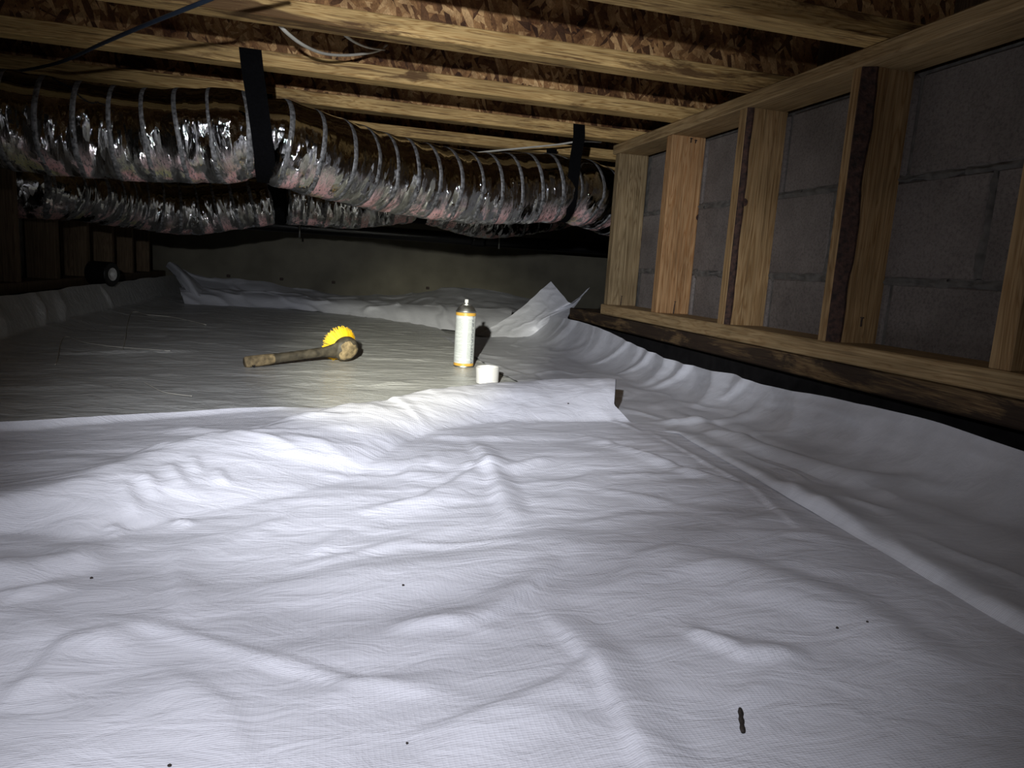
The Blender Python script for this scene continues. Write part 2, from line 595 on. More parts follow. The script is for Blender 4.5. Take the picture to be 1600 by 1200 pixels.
def grid_mesh(name, P, U=None, V=None):
    """P: (n, m, 3) array of points -> quad grid with metre UVs"""
    n, k = P.shape[:2]
    idx = np.arange(n * k).reshape(n, k)
    q = np.stack([idx[:-1, :-1], idx[1:, :-1], idx[1:, 1:], idx[:-1, 1:]], -1).reshape(-1, 4)
    me = bpy.data.meshes.new(name)
    me.from_pydata(P.reshape(-1, 3).tolist(), [], q.tolist())
    if U is not None:
        uvl = me.uv_layers.new(name='UVMap')
        uv = np.stack([U, V], -1).reshape(-1, 2)[q.reshape(-1)]
        uvl.data.foreach_set('uv', uv.astype(np.float32).reshape(-1))
    me.polygons.foreach_set('use_smooth', [True] * len(me.polygons))
    me.update()
    return me


def spline(pts, n):
    """Catmull-Rom through 3-D points, resampled evenly"""
    P = [np.array(p, float) for p in pts]
    P = [2 * P[0] - P[1]] + P + [2 * P[-1] - P[-2]]
    out = []
    for a, b, c, d in zip(P, P[1:], P[2:], P[3:]):
        for t in np.linspace(0, 1, 40, endpoint=False):
            out.append(0.5 * ((2 * b) + (-a + c) * t + (2 * a - 5 * b + 4 * c - d) * t * t + (-a + 3 * b - 3 * c + d) * t ** 3))
    out.append(P[-2])
    out = np.array(out)
    s = np.r_[0, np.cumsum(np.linalg.norm(np.diff(out, axis=0), axis=1))]
    t = np.linspace(0, s[-1], n)
    return np.stack([np.interp(t, s, out[:, k]) for k in range(3)], -1), t


def tube_obj(name, pts, rad, m, parent=None, n=40, seg=10, flat=1.0):
    C, t = spline(pts, n)
    T = np.gradient(C, axis=0)
    T /= np.linalg.norm(T, axis=1)[:, None]
    ref = np.array([0, 0, 1.0])
    if abs(T[0] @ ref) > 0.9:
        ref = np.array([1.0, 0, 0])
    A = np.cross(T, ref)
    A /= np.linalg.norm(A, axis=1)[:, None]
    Bv = np.cross(A, T)
    bm = bmesh.new()
    rings = []
    org = Vector(C[0])
    for i in range(n):
        r = rad(t[i] / t[-1]) if callable(rad) else rad
        rings.append([bm.verts.new(Vector(C[i] + r * (math.cos(a) * A[i] + flat * math.sin(a) * Bv[i])) - org)
                      for a in np.linspace(0, 2 * math.pi, seg, endpoint=False)])
    for a, b in zip(rings, rings[1:]):
        for k in range(seg):
            bm.faces.new((a[k], a[(k + 1) % seg], b[(k + 1) % seg], b[k]))
    bm.faces.new(rings[0][::-1])
    bm.faces.new(rings[-1])
    bmesh.ops.recalc_face_normals(bm, faces=bm.faces)
    me = bpy.data.meshes.new(name)
    bm.to_mesh(me)
    bm.free()
    o = link(name, me, m, parent, rel(parent, org) if parent else org, True)
    return o


def lathe(name, prof, m, parent=None, loc=(0, 0, 0), seg=40, uv=False):
    """prof: (radius, z) from bottom to top, revolved about local z"""
    P = np.array([[(r * math.cos(a), r * math.sin(a), z) for a in np.linspace(0, 2 * math.pi, seg + 1)] for r, z in prof])
    n = len(prof)
    zz = np.array([z for _, z in prof])
    V = np.repeat(((zz - zz[0]) / max(1e-6, zz[-1] - zz[0]))[:, None], seg + 1, 1)
    U = np.repeat(np.linspace(0, 1, seg + 1)[None], n, 0)
    # weld the seam by index
    idx = np.arange(n * (seg + 1)).reshape(n, seg + 1)
    me = bpy.data.meshes.new(name)
    q = np.stack([idx[:-1, :-1], idx[:-1, 1:], idx[1:, 1:], idx[1:, :-1]], -1).reshape(-1, 4)
    me.from_pydata(P.reshape(-1, 3).tolist(), [], q.tolist())
    uvl = me.uv_layers.new(name='UVMap')
    uvl.data.foreach_set('uv', np.stack([U, V], -1).reshape(-1, 2)[q.reshape(-1)].astype(np.float32).reshape(-1))
    me.update()
    o = link(name, me, m, parent, loc, True)
    md = o.modifiers.new('edge', 'EDGE_SPLIT')
    md.split_angle = math.radians(40)
    return o


# ================================================================== THE SETTING
X_R = 1.027            # room face of the right-hand framing
X_B = 1.142            # face of the block wall behind it
X_L = -1.09            # room face of the left-hand framing
Y_B = 5.5              # back wall
ZJ = 0.795             # underside of the joists
PITCH16 = 0.4064
ZP0, ZP1 = 0.173, 0.211   # bottom plate of the right framing
ZT = 0.761                # underside of its top plate

fl = box('floor', (-1.6, -1.2, -0.10), (3.4, 5.7, -0.02), M_SOIL, None, 0)
tag(fl, 'dark bare soil under the plastic liner', 'floor', kind='structure')
ce = box('ceiling', (-1.6, -1.2, 1.036), (3.4, 5.7, 1.055), M_OSB_FLOOR, None, 0)
tag(ce, 'strand board subfloor above the joists', 'ceiling', kind='structure')
wb = box('wall_back', (-1.6, Y_B, -0.1), (3.4, Y_B + 0.15, 1.036), M_CONC, None, 0)
tag(wb, 'plain poured concrete wall at the far end', 'wall', kind='structure')
for px, py in ((357, 431), (440, 436), (521, 441), (668, 450)):
    q = ony(px, py, Y_B)
    box('tie_stub', (q[0] - .012, Y_B - .012, q[2] - .010), (q[0] + .012, Y_B + .01, q[2] + .010), M_RUST, wb, 0.002)
wl = box('wall_left', (-1.42, -1.2, -0.1), (-1.212, Y_B, 1.036), M_MORTAR, None, 0)
tag(wl, 'dark foundation wall behind the left framing', 'wall', kind='structure')
ft = box('trim_1', (-1.212, -1.2, -0.05), (-1.01, Y_B, 0.118), M_FOOTING, None, 0.006)
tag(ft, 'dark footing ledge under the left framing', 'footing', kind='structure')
ft = box('trim_2', (1.085, -1.2, -0.05), (1.36, 2.95, 0.121), M_FOOTING, None, 0.006)
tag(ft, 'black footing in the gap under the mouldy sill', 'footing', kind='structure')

# right wall: a mortar core, each block and each proud mortar joint a piece of its own
wr = box('wall_right', (X_B + 0.007, -1.2, 0.125), (X_B + 0.185, 2.50, 0.760), M_MORTAR, None, 0)
tag(wr, 'grey concrete block wall behind the right framing', 'wall', kind='structure')
blk = {}
for row, z0 in enumerate((0.138, 0.345, 0.552)):
    off = 1.03 + (0 if row % 2 else 0.203)
    y = off - 0.4064 * 6
    while y < 2.5:
        a, b = max(y + 0.005, -1.2), min(y + 0.4014, 2.497)
        if b - a > 0.05:
            box('concrete_block', (X_B, a, z0 + 0.005), (X_B + 0.19, b, z0 + 0.202), M_BLOCK, wr, 0.005, 0.0016)
        y += 0.4064


def mortar_strip(p0, p1, w, seed):
    p0, p1 = np.array(p0), np.array(p1)
    n, k = 60, 7
    t = np.linspace(0, 1, n)[:, None]
    s = np.linspace(-1, 1, k)[None]
    L = np.linalg.norm(p1 - p0)
    c = p0[None, None] + (p1 - p0)[None, None] * t[..., None]
    side = np.array([0, 0, 1.0]) if abs(p1[1] - p0[1]) > 0.01 else np.array([0, 1.0, 0])
    wob = w * (1 + 1.1 * fbm(t * L * 18, s * 0 + seed, seed))
    P = c + (s * wob)[..., None] * side
    hump = 0.004 * (1 - s ** 2) + 0.009 * fbm(t * L * 30, s * 2 + 5, seed + 3) * (1 - s ** 4)
    P[..., 0] = X_B + 0.003 - np.maximum(hump, -0.004)
    org = P.reshape(-1, 3).mean(0)
    me = grid_mesh('mortar_joint', P - org, t + 0 * s, s + 0 * t)
    return link('mortar_joint', me, M_MORTAR, wr, rel(wr, org))


for i, z in enumerate((0.345, 0.552)):
    for k in range(4):
        mortar_strip((X_B, 0.62 + k * 0.47, z), (X_B, 0.62 + (k + 1) * 0.47, z), 0.011, 11 + i * 5 + k)
mortar_strip((X_B, 1.03, 0.355), (X_B, 1.03, 0.545), 0.009, 31)
mortar_strip((X_B, 1.03 + .4064, 0.355), (X_B, 1.03 + .4064, 0.545), 0.009, 33)
mortar_strip((X_B, 1.03 + .8128, 0.355), (X_B, 1.03 + .8128, 0.545), 0.009, 35)

rb = box('trim_3', (X_B + 0.06, -1.2, 0.762), (X_B + 0.09, 2.50, 1.036), M_STUD_DARK, None, 0.002)
tag(rb, 'dark rim board closing the joist ends above the block wall', 'rim board', kind='structure')

# ================================================================== I-JOISTS
joist_words = {-1: 'strand board joist overhead, nearest the camera, before the first one in view',
               0: 'stained wooden I-joist at the very top right corner, nearest in view',
               1: 'stained I-joist across the top, second nearest, with the white cable loop behind it',
               2: 'stained I-joist that carries the long black strap at left, third nearest',
               3: 'wooden I-joist that carries the short black strap near the stud wall',
               4: 'wooden I-joist just above the long silver duct, next behind the short strap',
               5: 'wooden I-joist half hidden behind the long silver duct, sixth from the camera',
               6: 'dim wooden I-joist above the far duct, seventh from the camera',
               7: 'dim wooden I-joist above the far duct, eighth from the camera',
               8: 'dim wooden I-joist above the far duct, ninth from the camera',
               9: 'dim wooden I-joist near the concrete wall, second from last',
               10: 'dim wooden I-joist nearest the concrete wall, the last one'}
FW, FH = 0.060, 0.038
JL0, JL1 = -1.25, 3.2
me_f = box_mesh('flange', JL1 - JL0, FW, FH, 0.002)
me_w = box_mesh('web', JL1 - JL0, 0.0105, 0.165)
J_FRONT = {}
for k in range(-1, 11):
    yc = 1.2607 + PITCH16 * k - FW / 2
    J_FRONT[k] = yc - FW / 2
    x1 = X_B + 0.02 if k < 4 else JL1
    root = empty('floor_joist', (0, yc, ZJ), joist_words[k], 'joist', 'floor joists')
    xc = (JL0 + JL1) / 2 if k > 3 else (JL0 + X_B + 0.05) / 2
    sc = 1.0 if k > 3 else (X_B + 0.05 - JL0) / (JL1 - JL0)
    if k <= 3:
        mf = box_mesh('flange', (JL1 - JL0) * sc, FW, FH, 0.002)
        mw = box_mesh('web', (JL1 - JL0) * sc, 0.0105, 0.165)
    else:
        mf, mw = me_f, me_w
    link('bottom_flange', mf, M_FLANGE, root, (xc, 0, FH / 2))
    link('web', mw, M_OSB, root, (xc, 0, FH + 0.0815))
    link('top_flange', mf, M_FLANGE, root, (xc, 0, 0.240 - FH / 2))

# ================================================================== RIGHT FRAMING
fr = empty('stud_frame', (X_R, 1.0, ZP0), 'pale pine stud framing standing in front of the grey block wall', 'framing')
box('bottom_plate', (X_R - 0.004, -0.9, ZP0), (X_B + 0.004, 2.525, ZP1), M_PLATE, fr, 0.003)
box('top_plate', (X_R - 0.006, -0.9, ZT), (X_B - 0.002, 2.525, ZT + 0.0335), M_PLATE, fr, 0.003)
Y0 = 2.5066
stud_m = [M_STUD_OLD, M_STUD_NEW, M_STUD, M_STUD, M_STUD, M_STUD, M_STUD]


def prism(name, poly, z0, z1, m, parent, n=1, wob=None):
    """vertical prism over an xy polygon"""
    bm = bmesh.new()
    c = Vector((sum(p[0] for p in poly) / len(poly), sum(p[1] for p in poly) / len(poly), z0))
    rings = []
    for i in range(n + 1):
        z = z0 + (z1 - z0) * i / n
        pp = wob(i / n, poly) if wob else poly
        rings.append([bm.verts.new((p[0] - c.x, p[1] - c.y, z - c.z)) for p in pp])
    k = len(poly)
    for a, b in zip(rings, rings[1:]):
        for j in range(k):
            bm.faces.new((a[j], a[(j + 1) % k], b[(j + 1) % k], b[j]))
    bm.faces.new(rings[0][::-1])
    bm.faces.new(rings[-1])
    bmesh.ops.recalc_face_normals(bm, faces=bm.faces)
    me = bpy.data.meshes.new(name)
    bm.to_mesh(me)
    bm.free()
    return link(name, me, m, parent, rel(parent, c))


for i in range(7):
    yf = Y0 - PITCH16 * i
    yn = yf - 0.038
    if i in (2, 3):
        amp = 0.5 if i == 2 else 1.0

        def cut(t, poly, amp=amp, i=i):
            w = amp * (0.026 + 0.010 * float(fbm(np.array(t * 5.0), np.array(i * 3.3), 5)))
            d = 0.016 * amp
            return [(X_R, yf), (X_R, yn + d), (X_R + w, yn), (X_B, yn), (X_B, yf)]
        st = prism('stud', cut(0, None), ZP1, ZT, stud_m[i], fr, 14, cut)

        def strip(t, poly, amp=amp, i=i):
            w = amp * (0.026 + 0.010 * float(fbm(np.array(t * 5.0), np.array(i * 3.3), 5)))
            d = 0.016 * amp
            e = 0.0015 + 0.002 * abs(float(fbm(np.array(t * 22.0), np.array(i * 2.1), 9)))
            return [(X_R + 0.001, yn + d), (X_R + 0.0005, yn + d - e * 2), (X_R + w - .002, yn - e), (X_R + w + .004, yn - .0006), (X_R + w, yn + 0.001)]
        bk = prism('bark_edge', strip(0, None), ZP1, ZT, M_BARK, fr, 40, strip)
        bk['label'] = 'dark red-brown bark left on the stud edge'
    else:
        st = box('stud', (X_R, yn, ZP1), (X_B, yf, ZT), stud_m[i], fr, 0.002)
    if i in (0, 1, 3):
        for (dx, dz, h) in {0: [(0.052, 0.0, 0.036)], 1: [(0.060, 0.0, 0.040), (0.062, 0.53, 0.014), (0.078, 0.53, 0.010)], 3: [(0.07, 0.035, 0.02)]}[i]:
            base = (X_R + dx, yn - 0.0025, ZP1 + dz)
            nb = lathe('nail', [(0.0005, 0), (0.0019, 0.001), (0.0019, h - 0.002), (0.0042, h - 0.002), (0.0042, h), (0.0003, h)], M_RUST, st,
                       tuple(Vector(base) - fr.location - st.location), 12)
            nb.rotation_euler = (math.radians(-6), math.radians(5), 0)
for z, px, py in ((0, 1163, 316), (0, 1092, 340)):
    q = ony(px, py, Y0 - PITCH16 * (2 if px > 1130 else 1) - 0.038)
    kn = lathe('knot', [(0.0105, 0.0), (0.010, 0.0012), (0.006, 0.0016), (0.0003, 0.001)], M_BARK, fr, rel(fr, (q[0], q[1] + 0.0006, q[2])), 18)
    kn.rotation_euler = (math.radians(90), 0, 0)

sl = box('sill_beam', (X_R + 0.012, -0.95, 0.123), (X_B + 0.07, 2.92, 0.171), M_SILL, None, 0.004, 0.0)
tag(sl, 'mouldy dark-stained sill beam lying under the right stud framing', 'sill')

# ================================================================== LEFT FRAMING
fr2 = empty('stud_frame', (X_L, 3.0, 0.12), 'dim brown stud framing along the left side behind the tape roll', 'framing')
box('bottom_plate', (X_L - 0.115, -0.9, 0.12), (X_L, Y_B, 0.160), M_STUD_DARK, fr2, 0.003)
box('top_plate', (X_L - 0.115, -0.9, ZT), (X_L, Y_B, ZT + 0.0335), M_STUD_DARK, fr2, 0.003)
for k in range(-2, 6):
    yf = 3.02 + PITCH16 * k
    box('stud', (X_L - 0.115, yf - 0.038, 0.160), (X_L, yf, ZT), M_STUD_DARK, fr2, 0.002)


# ================================================================== DUCTS
def duct(name, path, R, squeeze, label, group, seed, nlen=520, nseg=112, pitch=0.083):
    C, t = spline(path, nlen)
    T = np.gradient(C, axis=0)
    T /= np.linalg.norm(T, axis=1)[:, None]
    down = np.array([0, 0, -1.0])
    A = np.cross(T, down)
    A /= np.linalg.norm(A, axis=1)[:, None]
    D = np.cross(A, T)
    D *= np.sign(D @ down)[:, None]                 # D points down
    th = np.linspace(-math.pi, math.pi, nseg + 1)
    TT, TH = np.meshgrid(t, th, indexing='ij')
    ph = 2 * math.pi * TT / pitch

    def radius(tt, hh, off=0.0):
        r = R - 0.0012 * np.cos(2 * math.pi * tt / pitch) + off
        for s in squeeze:
            r = r - 0.017 * np.exp(-((tt - s) / 0.035) ** 2)
        # slack folds run round the tube between the wire turns; angle is wrapped so the seam closes
        ca, sa = np.cos(hh), np.sin(hh)
        lo = 0.12 + 0.88 * sstep(-0.35, 0.6, ca)
        r = r + lo * 0.0034 * (fbm(tt * 34 + 1.1 * sa, ca * 1.3 + 7, seed, 3))
        r = r + lo * 0.0016 * (ridged(tt * 60 + 2.5 * sa, ca * 2.0 + sa, seed + 5) - 0.4)
        r = r + 0.008 * fbm(tt * 4, ca * 1.5 + sa * 1.2, seed + 9, 2)
        return r
    RR = radius(TT, TH)
    P = C[:, None] + RR[..., None] * (np.cos(TH)[..., None] * D[:, None] + np.sin(TH)[..., None] * A[:, None])
    root = empty(name, tuple(C[nlen // 2]), label, 'duct', group)
    org = np.array(root.location)
    me = grid_mesh('jacket', P - org, TT, TH * R)
    jk = link('jacket', me, M_FOIL, root)
    # each turn of the wire helix shows as a pale rib
    s = pitch * 0.5
    thr = np.linspace(-math.pi, math.pi, 73)
    while s < t[-1] - 0.02:
        w = 0.0055 + 0.002 * random.random()
        offs = np.array([-1.15, -1.0, 0.0, 1.0, 1.15]) * w
        lift = np.array([-0.002, 0.0004, 0.0005, 0.0004, -0.002])
        S = s + offs[:, None] + 0.010 * thr[None] / math.pi + 0.002 * np.sin(3 * thr[None] + s * 9)
        H = np.repeat(thr[None], 5, 0)
        Rr = radius(S, H) + lift[:, None]
        cc = np.stack([np.interp(S, t, C[:, k]) for k in range(3)], -1)
        dd = np.stack([np.interp(S, t, D[:, k]) for k in range(3)], -1)
        aa = np.stack([np.interp(S, t, A[:, k]) for k in range(3)], -1)
        Q = cc + Rr[..., None] * (np.cos(H)[..., None] * dd + np.sin(H)[..., None] * aa)
        me = grid_mesh('wire_rib', Q - org, S, H * R)
        link('wire_rib', me, M_BAND, root)
        s += pitch
    return root, C, t


def path_len_at(C, t, x):
    return float(np.interp(x, C[:, 0], t))


R1 = 0.124
p1 = [ony(-130, 168, 2.17), ony(0, 186, 2.18), ony(200, 211, 2.20), ony(330, 214, 2.20), ony(402, 216, 2.20), ony(500, 243, 2.26), ony(600, 271, 2.38),
      ony(740, 294, 2.50), ony(880, 296, 2.60), ony(950, 318, 2.70), ony(1040, 350, 2.80), ony(1200, 380, 2.95)]
C1, t1 = spline(p1, 520)
xs1 = ony(402, 216, 2.2)[0]
xs2 = ony(886, 296, 2.6)[0]
duct('flexible_duct', p1, R1, [path_len_at(C1, t1, xs1), path_len_at(C1, t1, xs2)],
     'long silver foil flexible duct sagging in front, hung under the joists', 'flexible ducts', 3)
R2 = 0.125
p2 = [np.array([-1.205, 3.20, ony(60, 293, 3.22)[2]]), np.array([-1.08, 3.225, ony(60, 293, 3.22)[2]]), ony(120, 299, 3.40), ony(200, 312, 3.6), ony(300, 325, 3.7), ony(432, 311, 3.74), ony(550, 318, 3.8),
      ony(655, 313, 3.85), ony(760, 336, 3.9), ony(860, 326, 3.95), ony(960, 310, 4.0), ony(1200, 320, 4.05)]
C2, t2 = spline(p2, 520)
xq = [ony(122, 300, 3.41)[0], ony(434, 311, 3.74)[0], ony(655, 313, 3.85)[0]]
duct('flexible_duct', p2, R2, [path_len_at(C2, t2, q) for q in xq],
     'silver foil flexible duct farther back, partly hidden under the long front duct', 'flexible ducts', 21)


def strap(cx, cy, cz, R, yfront, ztop, label, w=0.054, tilt=0.0, ztop_back=None):
    """black webbing: down the front of a joist, under the duct, up behind it"""
    pts = [(0, yfront - 0.003, ztop), (0, yfront - 0.003, ztop - 0.05)]
    r = R - 0.010
    yc = cy
    front_y = yc - r
    pts.append((0, 0.5 * (yfront - 0.003 + front_y), 0.5 * (ztop - 0.05 + cz + 0.03)))
    for a in np.linspace(math.pi, 2 * math.pi, 15):
        pts.append((0, yc + (r + 0.004) * math.cos(a), cz + (r + 0.004) * math.sin(a)))
    zb = ztop_back or ZJ - 0.002
    pts.append((0, yc + r + 0.012, 0.5 * (cz + zb)))
    pts.append((0, yc + r + 0.02, zb))
    C, t = spline(pts, 90)
    T = np.gradient(C, axis=0)
    T /= np.linalg.norm(T, axis=1)[:, None]
    Nn = np.cross(T, np.array([1.0, 0, 0]))
    drop = np.clip((ztop - C[:, 2]) / (ztop - cz), 0, 1.3)
    rings = []
    for sx, sn in ((-w / 2, 0.0015), (w / 2, 0.0015), (w / 2, -0.0015), (-w / 2, -0.0015), (-w / 2, 0.0015)):
        Q = C + Nn * sn
        Q[:, 0] = sx + tilt * drop
        rings.append(Q)
    P = np.stack(rings, 1) + np.array([cx, 0, 0])
    org = P.reshape(-1, 3).mean(0)
    me = grid_mesh('duct_strap', P - org, np.zeros(P.shape[:2]), np.zeros(P.shape[:2]))
    o = link('duct_strap', me, M_STRAP, None, tuple(org))
    o.data.polygons.foreach_set('use_smooth', [False] * len(me.polygons))
    return tag(o, label, 'strap', 'black straps holding up the ducts')


def centre_at(C, x):
    o = np.argsort(C[:, 0])
    return [float(np.interp(x, C[o, 0], C[o, k])) for k in range(3)]


zft = ZJ + FH - 0.002
q = onz(391, 95, ZJ + 0.02)
sx = float(ony(391, 90, J_FRONT[2])[0])
c = centre_at(C1, sx + 0.02)
strap(sx, c[1], c[2], R1, J_FRONT[2], zft, 'long black webbing strap around the front duct, left of centre', 0.054, 0.022)
sx = float(ony(904, 200, J_FRONT[3])[0])
c = centre_at(C1, sx - 0.01)
strap(sx, c[1], c[2], R1, J_FRONT[3], zft, 'black webbing strap around the front duct beside the pale end stud', 0.042, 0.012)
for px, lab in zip(xq, ('black strap at the left end of the far duct, above the tape roll', 'black strap around the far duct, directly below the long front strap',
                        'black strap around the far duct, right of centre, half hidden by the front duct')):
    c = centre_at(C2, px)
    kf = min((k for k in J_FRONT if J_FRONT[k] > c[1] - 0.45), key=lambda k: abs(J_FRONT[k] - (c[1] - R2)))
    strap(px, c[1], c[2], R2, J_FRONT[kf], zft, lab, 0.075)

# black drain pipe behind the far duct with two steel hangers
pa, pb = ony(230, 371, 4.886), ony(1010, 393, 4.886)
pa[2] = pb[2] = ony(437, 352, 4.886)[2]
pr_ = empty('drain_pipe', tuple((pa + pb) / 2), 'black plastic drain pipe running behind the far duct', 'pipe')
tube_obj('pipe', [pa, (pa + pb) / 2, pb], 0.042, M_PIPE, pr_, 20, 24)
for px in (700,):
    q = pa + (pb - pa) * 0.62
    tube_obj('coupling', [q - np.array([0.05, 0, 0]), q, q + np.array([0.05, 0, 0])], 0.049, M_PIPE, pr_, 6, 24)
for px, py in ((468, 363), (780, 381)):
    q = ony(px, py, 4.838)
    hg = tube_obj('pipe_hanger', [(q[0], q[1], q[2] - 0.035), (q[0], q[1] - 0.002, q[2]), (q[0], q[1] + 0.02, 0.6), (q[0], q[1] + 0.05, ZJ + 0.002)], 0.006, M_STEEL, None, 8, 8)
    tag(hg, 'thin steel hanger holding the drain pipe, ' + ('left one' if px < 600 else 'right one'), 'hanger', 'pipe hangers')

# ================================================================== LINER
def sheet(name, P, U, V, m, label):
    org = np.array([P[..., 0].mean(), P[..., 1].mean(), 0.0])
    me = grid_mesh(name, P - org, U, V)
    o = link(name, me, m, None, tuple(org))
    return tag(o, label, 'plastic sheet', 'vapour barrier sheets')


# --- ridge along the far edge of the near sheet: crest and foot measured on the floor
crest_px = [(0, 775, .040), (150, 735, .050), (240, 702, .052), (350, 685, .050), (480, 650, .052), (565, 630, .055), (660, 610, .062), (750, 598, .068), (900, 588, .080), (970, 590, .084)]
cr = np.array([onz(a, b, z) for a, b, z in crest_px])
cr_x = np.r_[-1.4, -0.8, cr[:, 0], 1.3]
cr_y = np.r_[0.30, 0.52, cr[:, 1], cr[-1, 1] + 0.03]
cr_h = np.r_[0.0, 0.028, [p[2] - 0.013 for p in crest_px], 0.066]
o_ = np.argsort(cr_x)
cr_x, cr_y, cr_h = cr_x[o_], cr_y[o_], cr_h[o_]
ft_px = [(0, 826), (60, 832), (150, 852), (250, 815), (330, 800), (470, 775), (560, 740), (640, 690), (740, 664), (850, 660), (985, 659)]
ftp = np.array([onz(a, b, 0.010) for a, b in ft_px])
ft_x = np.r_[-1.4, -0.8, ftp[:, 0], 1.3]
ft_y = np.r_[0.05, 0.30, ftp[:, 1], ftp[-1, 1]]
o_ = np.argsort(ft_x)
ft_x, ft_y = ft_x[o_], ft_y[o_]
ed_x = np.array([-1.4, -1.05, -0.5, -0.28, -0.04, 0.06, 0.20, 0.40, 0.75, 1.2])
ed_y = np.array([1.00, 1.08, 1.285, 1.375, 1.455, 1.46, 1.54, 1.64, 1.74, 1.76])


def smooth_interp(x, xp, fp, w=0.03):
    return sum(np.interp(x + d * w, xp, fp) for d in (-1.5, -.75, 0, .75, 1.5)) / 5


nx, ny = 400, 460
u = np.linspace(-1.04, 0.745, nx)
v = np.linspace(0, 1, ny)
Uu, Vv = np.meshgrid(u, v, indexing='ij')
edge = smooth_interp(Uu, ed_x, ed_y) + 0.012 * fbm(Uu * 4, Uu * 0 + 3, 8)
Yy = -0.75 + (edge + 0.75) * Vv
Xx = Uu.copy()
# right edge: beside the open end of the ridge the sheet ends on a slant, nearer the camera it runs straight
xr = np.interp(Yy, [-1, 1.20, 1.36, 1.41, 1.50, 1.58, 1.64, 1.70, 1.9], [0.80, 0.80, 0.650, 0.622, 0.660, 0.700, 0.722, 0.62, 0.50])
Xx = -1.04 + (Xx + 1.04) * (xr + 1.04) / (0.745 + 1.04)
cy_, fy_, hh_ = smooth_interp(Xx, cr_x, cr_y), smooth_interp(Xx, ft_x, ft_y), smooth_interp(Xx, cr_x, cr_h)
hh_ = hh_ * (1 - 0.15 * sstep(0.62, 0.73, Xx))
tf = np.clip((Yy - fy_) / np.maximum(cy_ - fy_, 0.03), 0, 1)
front = np.sin(tf * math.pi / 2)
bw = np.interp(Xx, [-0.2, 0.0, 0.10, 0.3], [0.21, 0.14, 0.06, 0.05])
tb = np.clip((Yy - cy_) / bw, 0, 1)
back = 1 - tb * tb * (3 - 2 * tb)
Z = hh_ * np.where(Yy < cy_, front, back)
# curled far edge at left: the thin bright strip
dE = edge - Yy
Z += 0.013 * np.clip(1 - dE / 0.014, 0, 1) ** 1.3 * np.interp(Xx, [-0.08, -0.02], [1, 0]) * np.interp(Xx, [-1, -0.5, -0.05], [1, 1, 0.25])
# broad swells and loose wrinkles
Z += 0.009 * fbm(Xx * 2.2 + 3, Yy * 3.4, 2, 2)
Z += 0.0016 * (ridged(Xx * 3.2 + Yy * 1.1, Yy * 8.5 - Xx * 1.5, 14) - 0.3)
Z += 0.0040 * fbm(Xx * 4.5 + Yy, Yy * 11 - Xx, 6, 3)
Z += 0.0050 * fbm(Xx * 3.0 + 2.0 * fbm(Xx * 3, Yy * 3, 88, 2), Yy * 12, 45, 3) * sstep(0.55, 0.8, Yy) * (1 - sstep(1.35, 1.5, Yy))
F = lambda px: [tuple(onz(a, b, 0.008)[:2]) for a, b in px]
Z += fold(Xx, Yy, F([(870, 880), (850, 905), (760, 968), (600, 985)]), 0.010, 0.012, 0.030)
Z += fold(Xx, Yy, F([(840, 945), (930, 1040), (1010, 1199), (1030, 1330)]), 0.009, 0.035, 0.012)
Z += fold(Xx, Yy, F([(1060, 980), (1090, 1005), (1160, 1035), (1270, 1035)]), 0.010, 0.020, 0.012)
Z += fold(Xx, Yy, F([(735, 690), (775, 750), (795, 810), (760, 840)]), 0.013, 0.030, 0.018)
Z += fold(Xx, Yy, F([(560, 805), (660, 785), (760, 735), (810, 728)]), 0.012, 0.016, 0.040)
Z += fold(Xx, Yy, F([(100, 965), (250, 985), (420, 1030), (560, 1068), (760, 1095)]), 0.006, 0.010, 0.012)
Z += fold(Xx, Yy, F([(0, 1115), (60, 1060), (110, 1010), (230, 990)]), 0.011, 0.016, 0.045)
Z += fold(Xx, Yy, F([(640, 1165), (760, 1130), (880, 1080), (960, 1020)]), 0.011, 0.014, 0.035)
Z += fold(Xx, Yy, F([(150, 850), (120, 880), (40, 900), (-80, 900)]), 0.018, 0.030, 0.050)
Z += fold(Xx, Yy, F([(1000, 668), (1090, 720), (1185, 772), (1260, 845)]), 0.008, 0.030, 0.008)
Z += fold(Xx, Yy, F([(930, 690), (1060, 735), (1190, 772)]), 0.008, 0.012, 0.030)
Z += fold(Xx, Yy, F([(400, 930), (560, 905), (700, 890), (860, 860), (1000, 850)]), 0.014, 0.05, 0.06)
Z += fold(Xx, Yy, F([(1000, 880), (1150, 900), (1330, 960), (1500, 1080)]), 0.013, 0.05, 0.06)
Z += fold(Xx, Yy, F([(300, 735), (345, 715), (470, 732)]), 0.006, 0.012, 0.016)
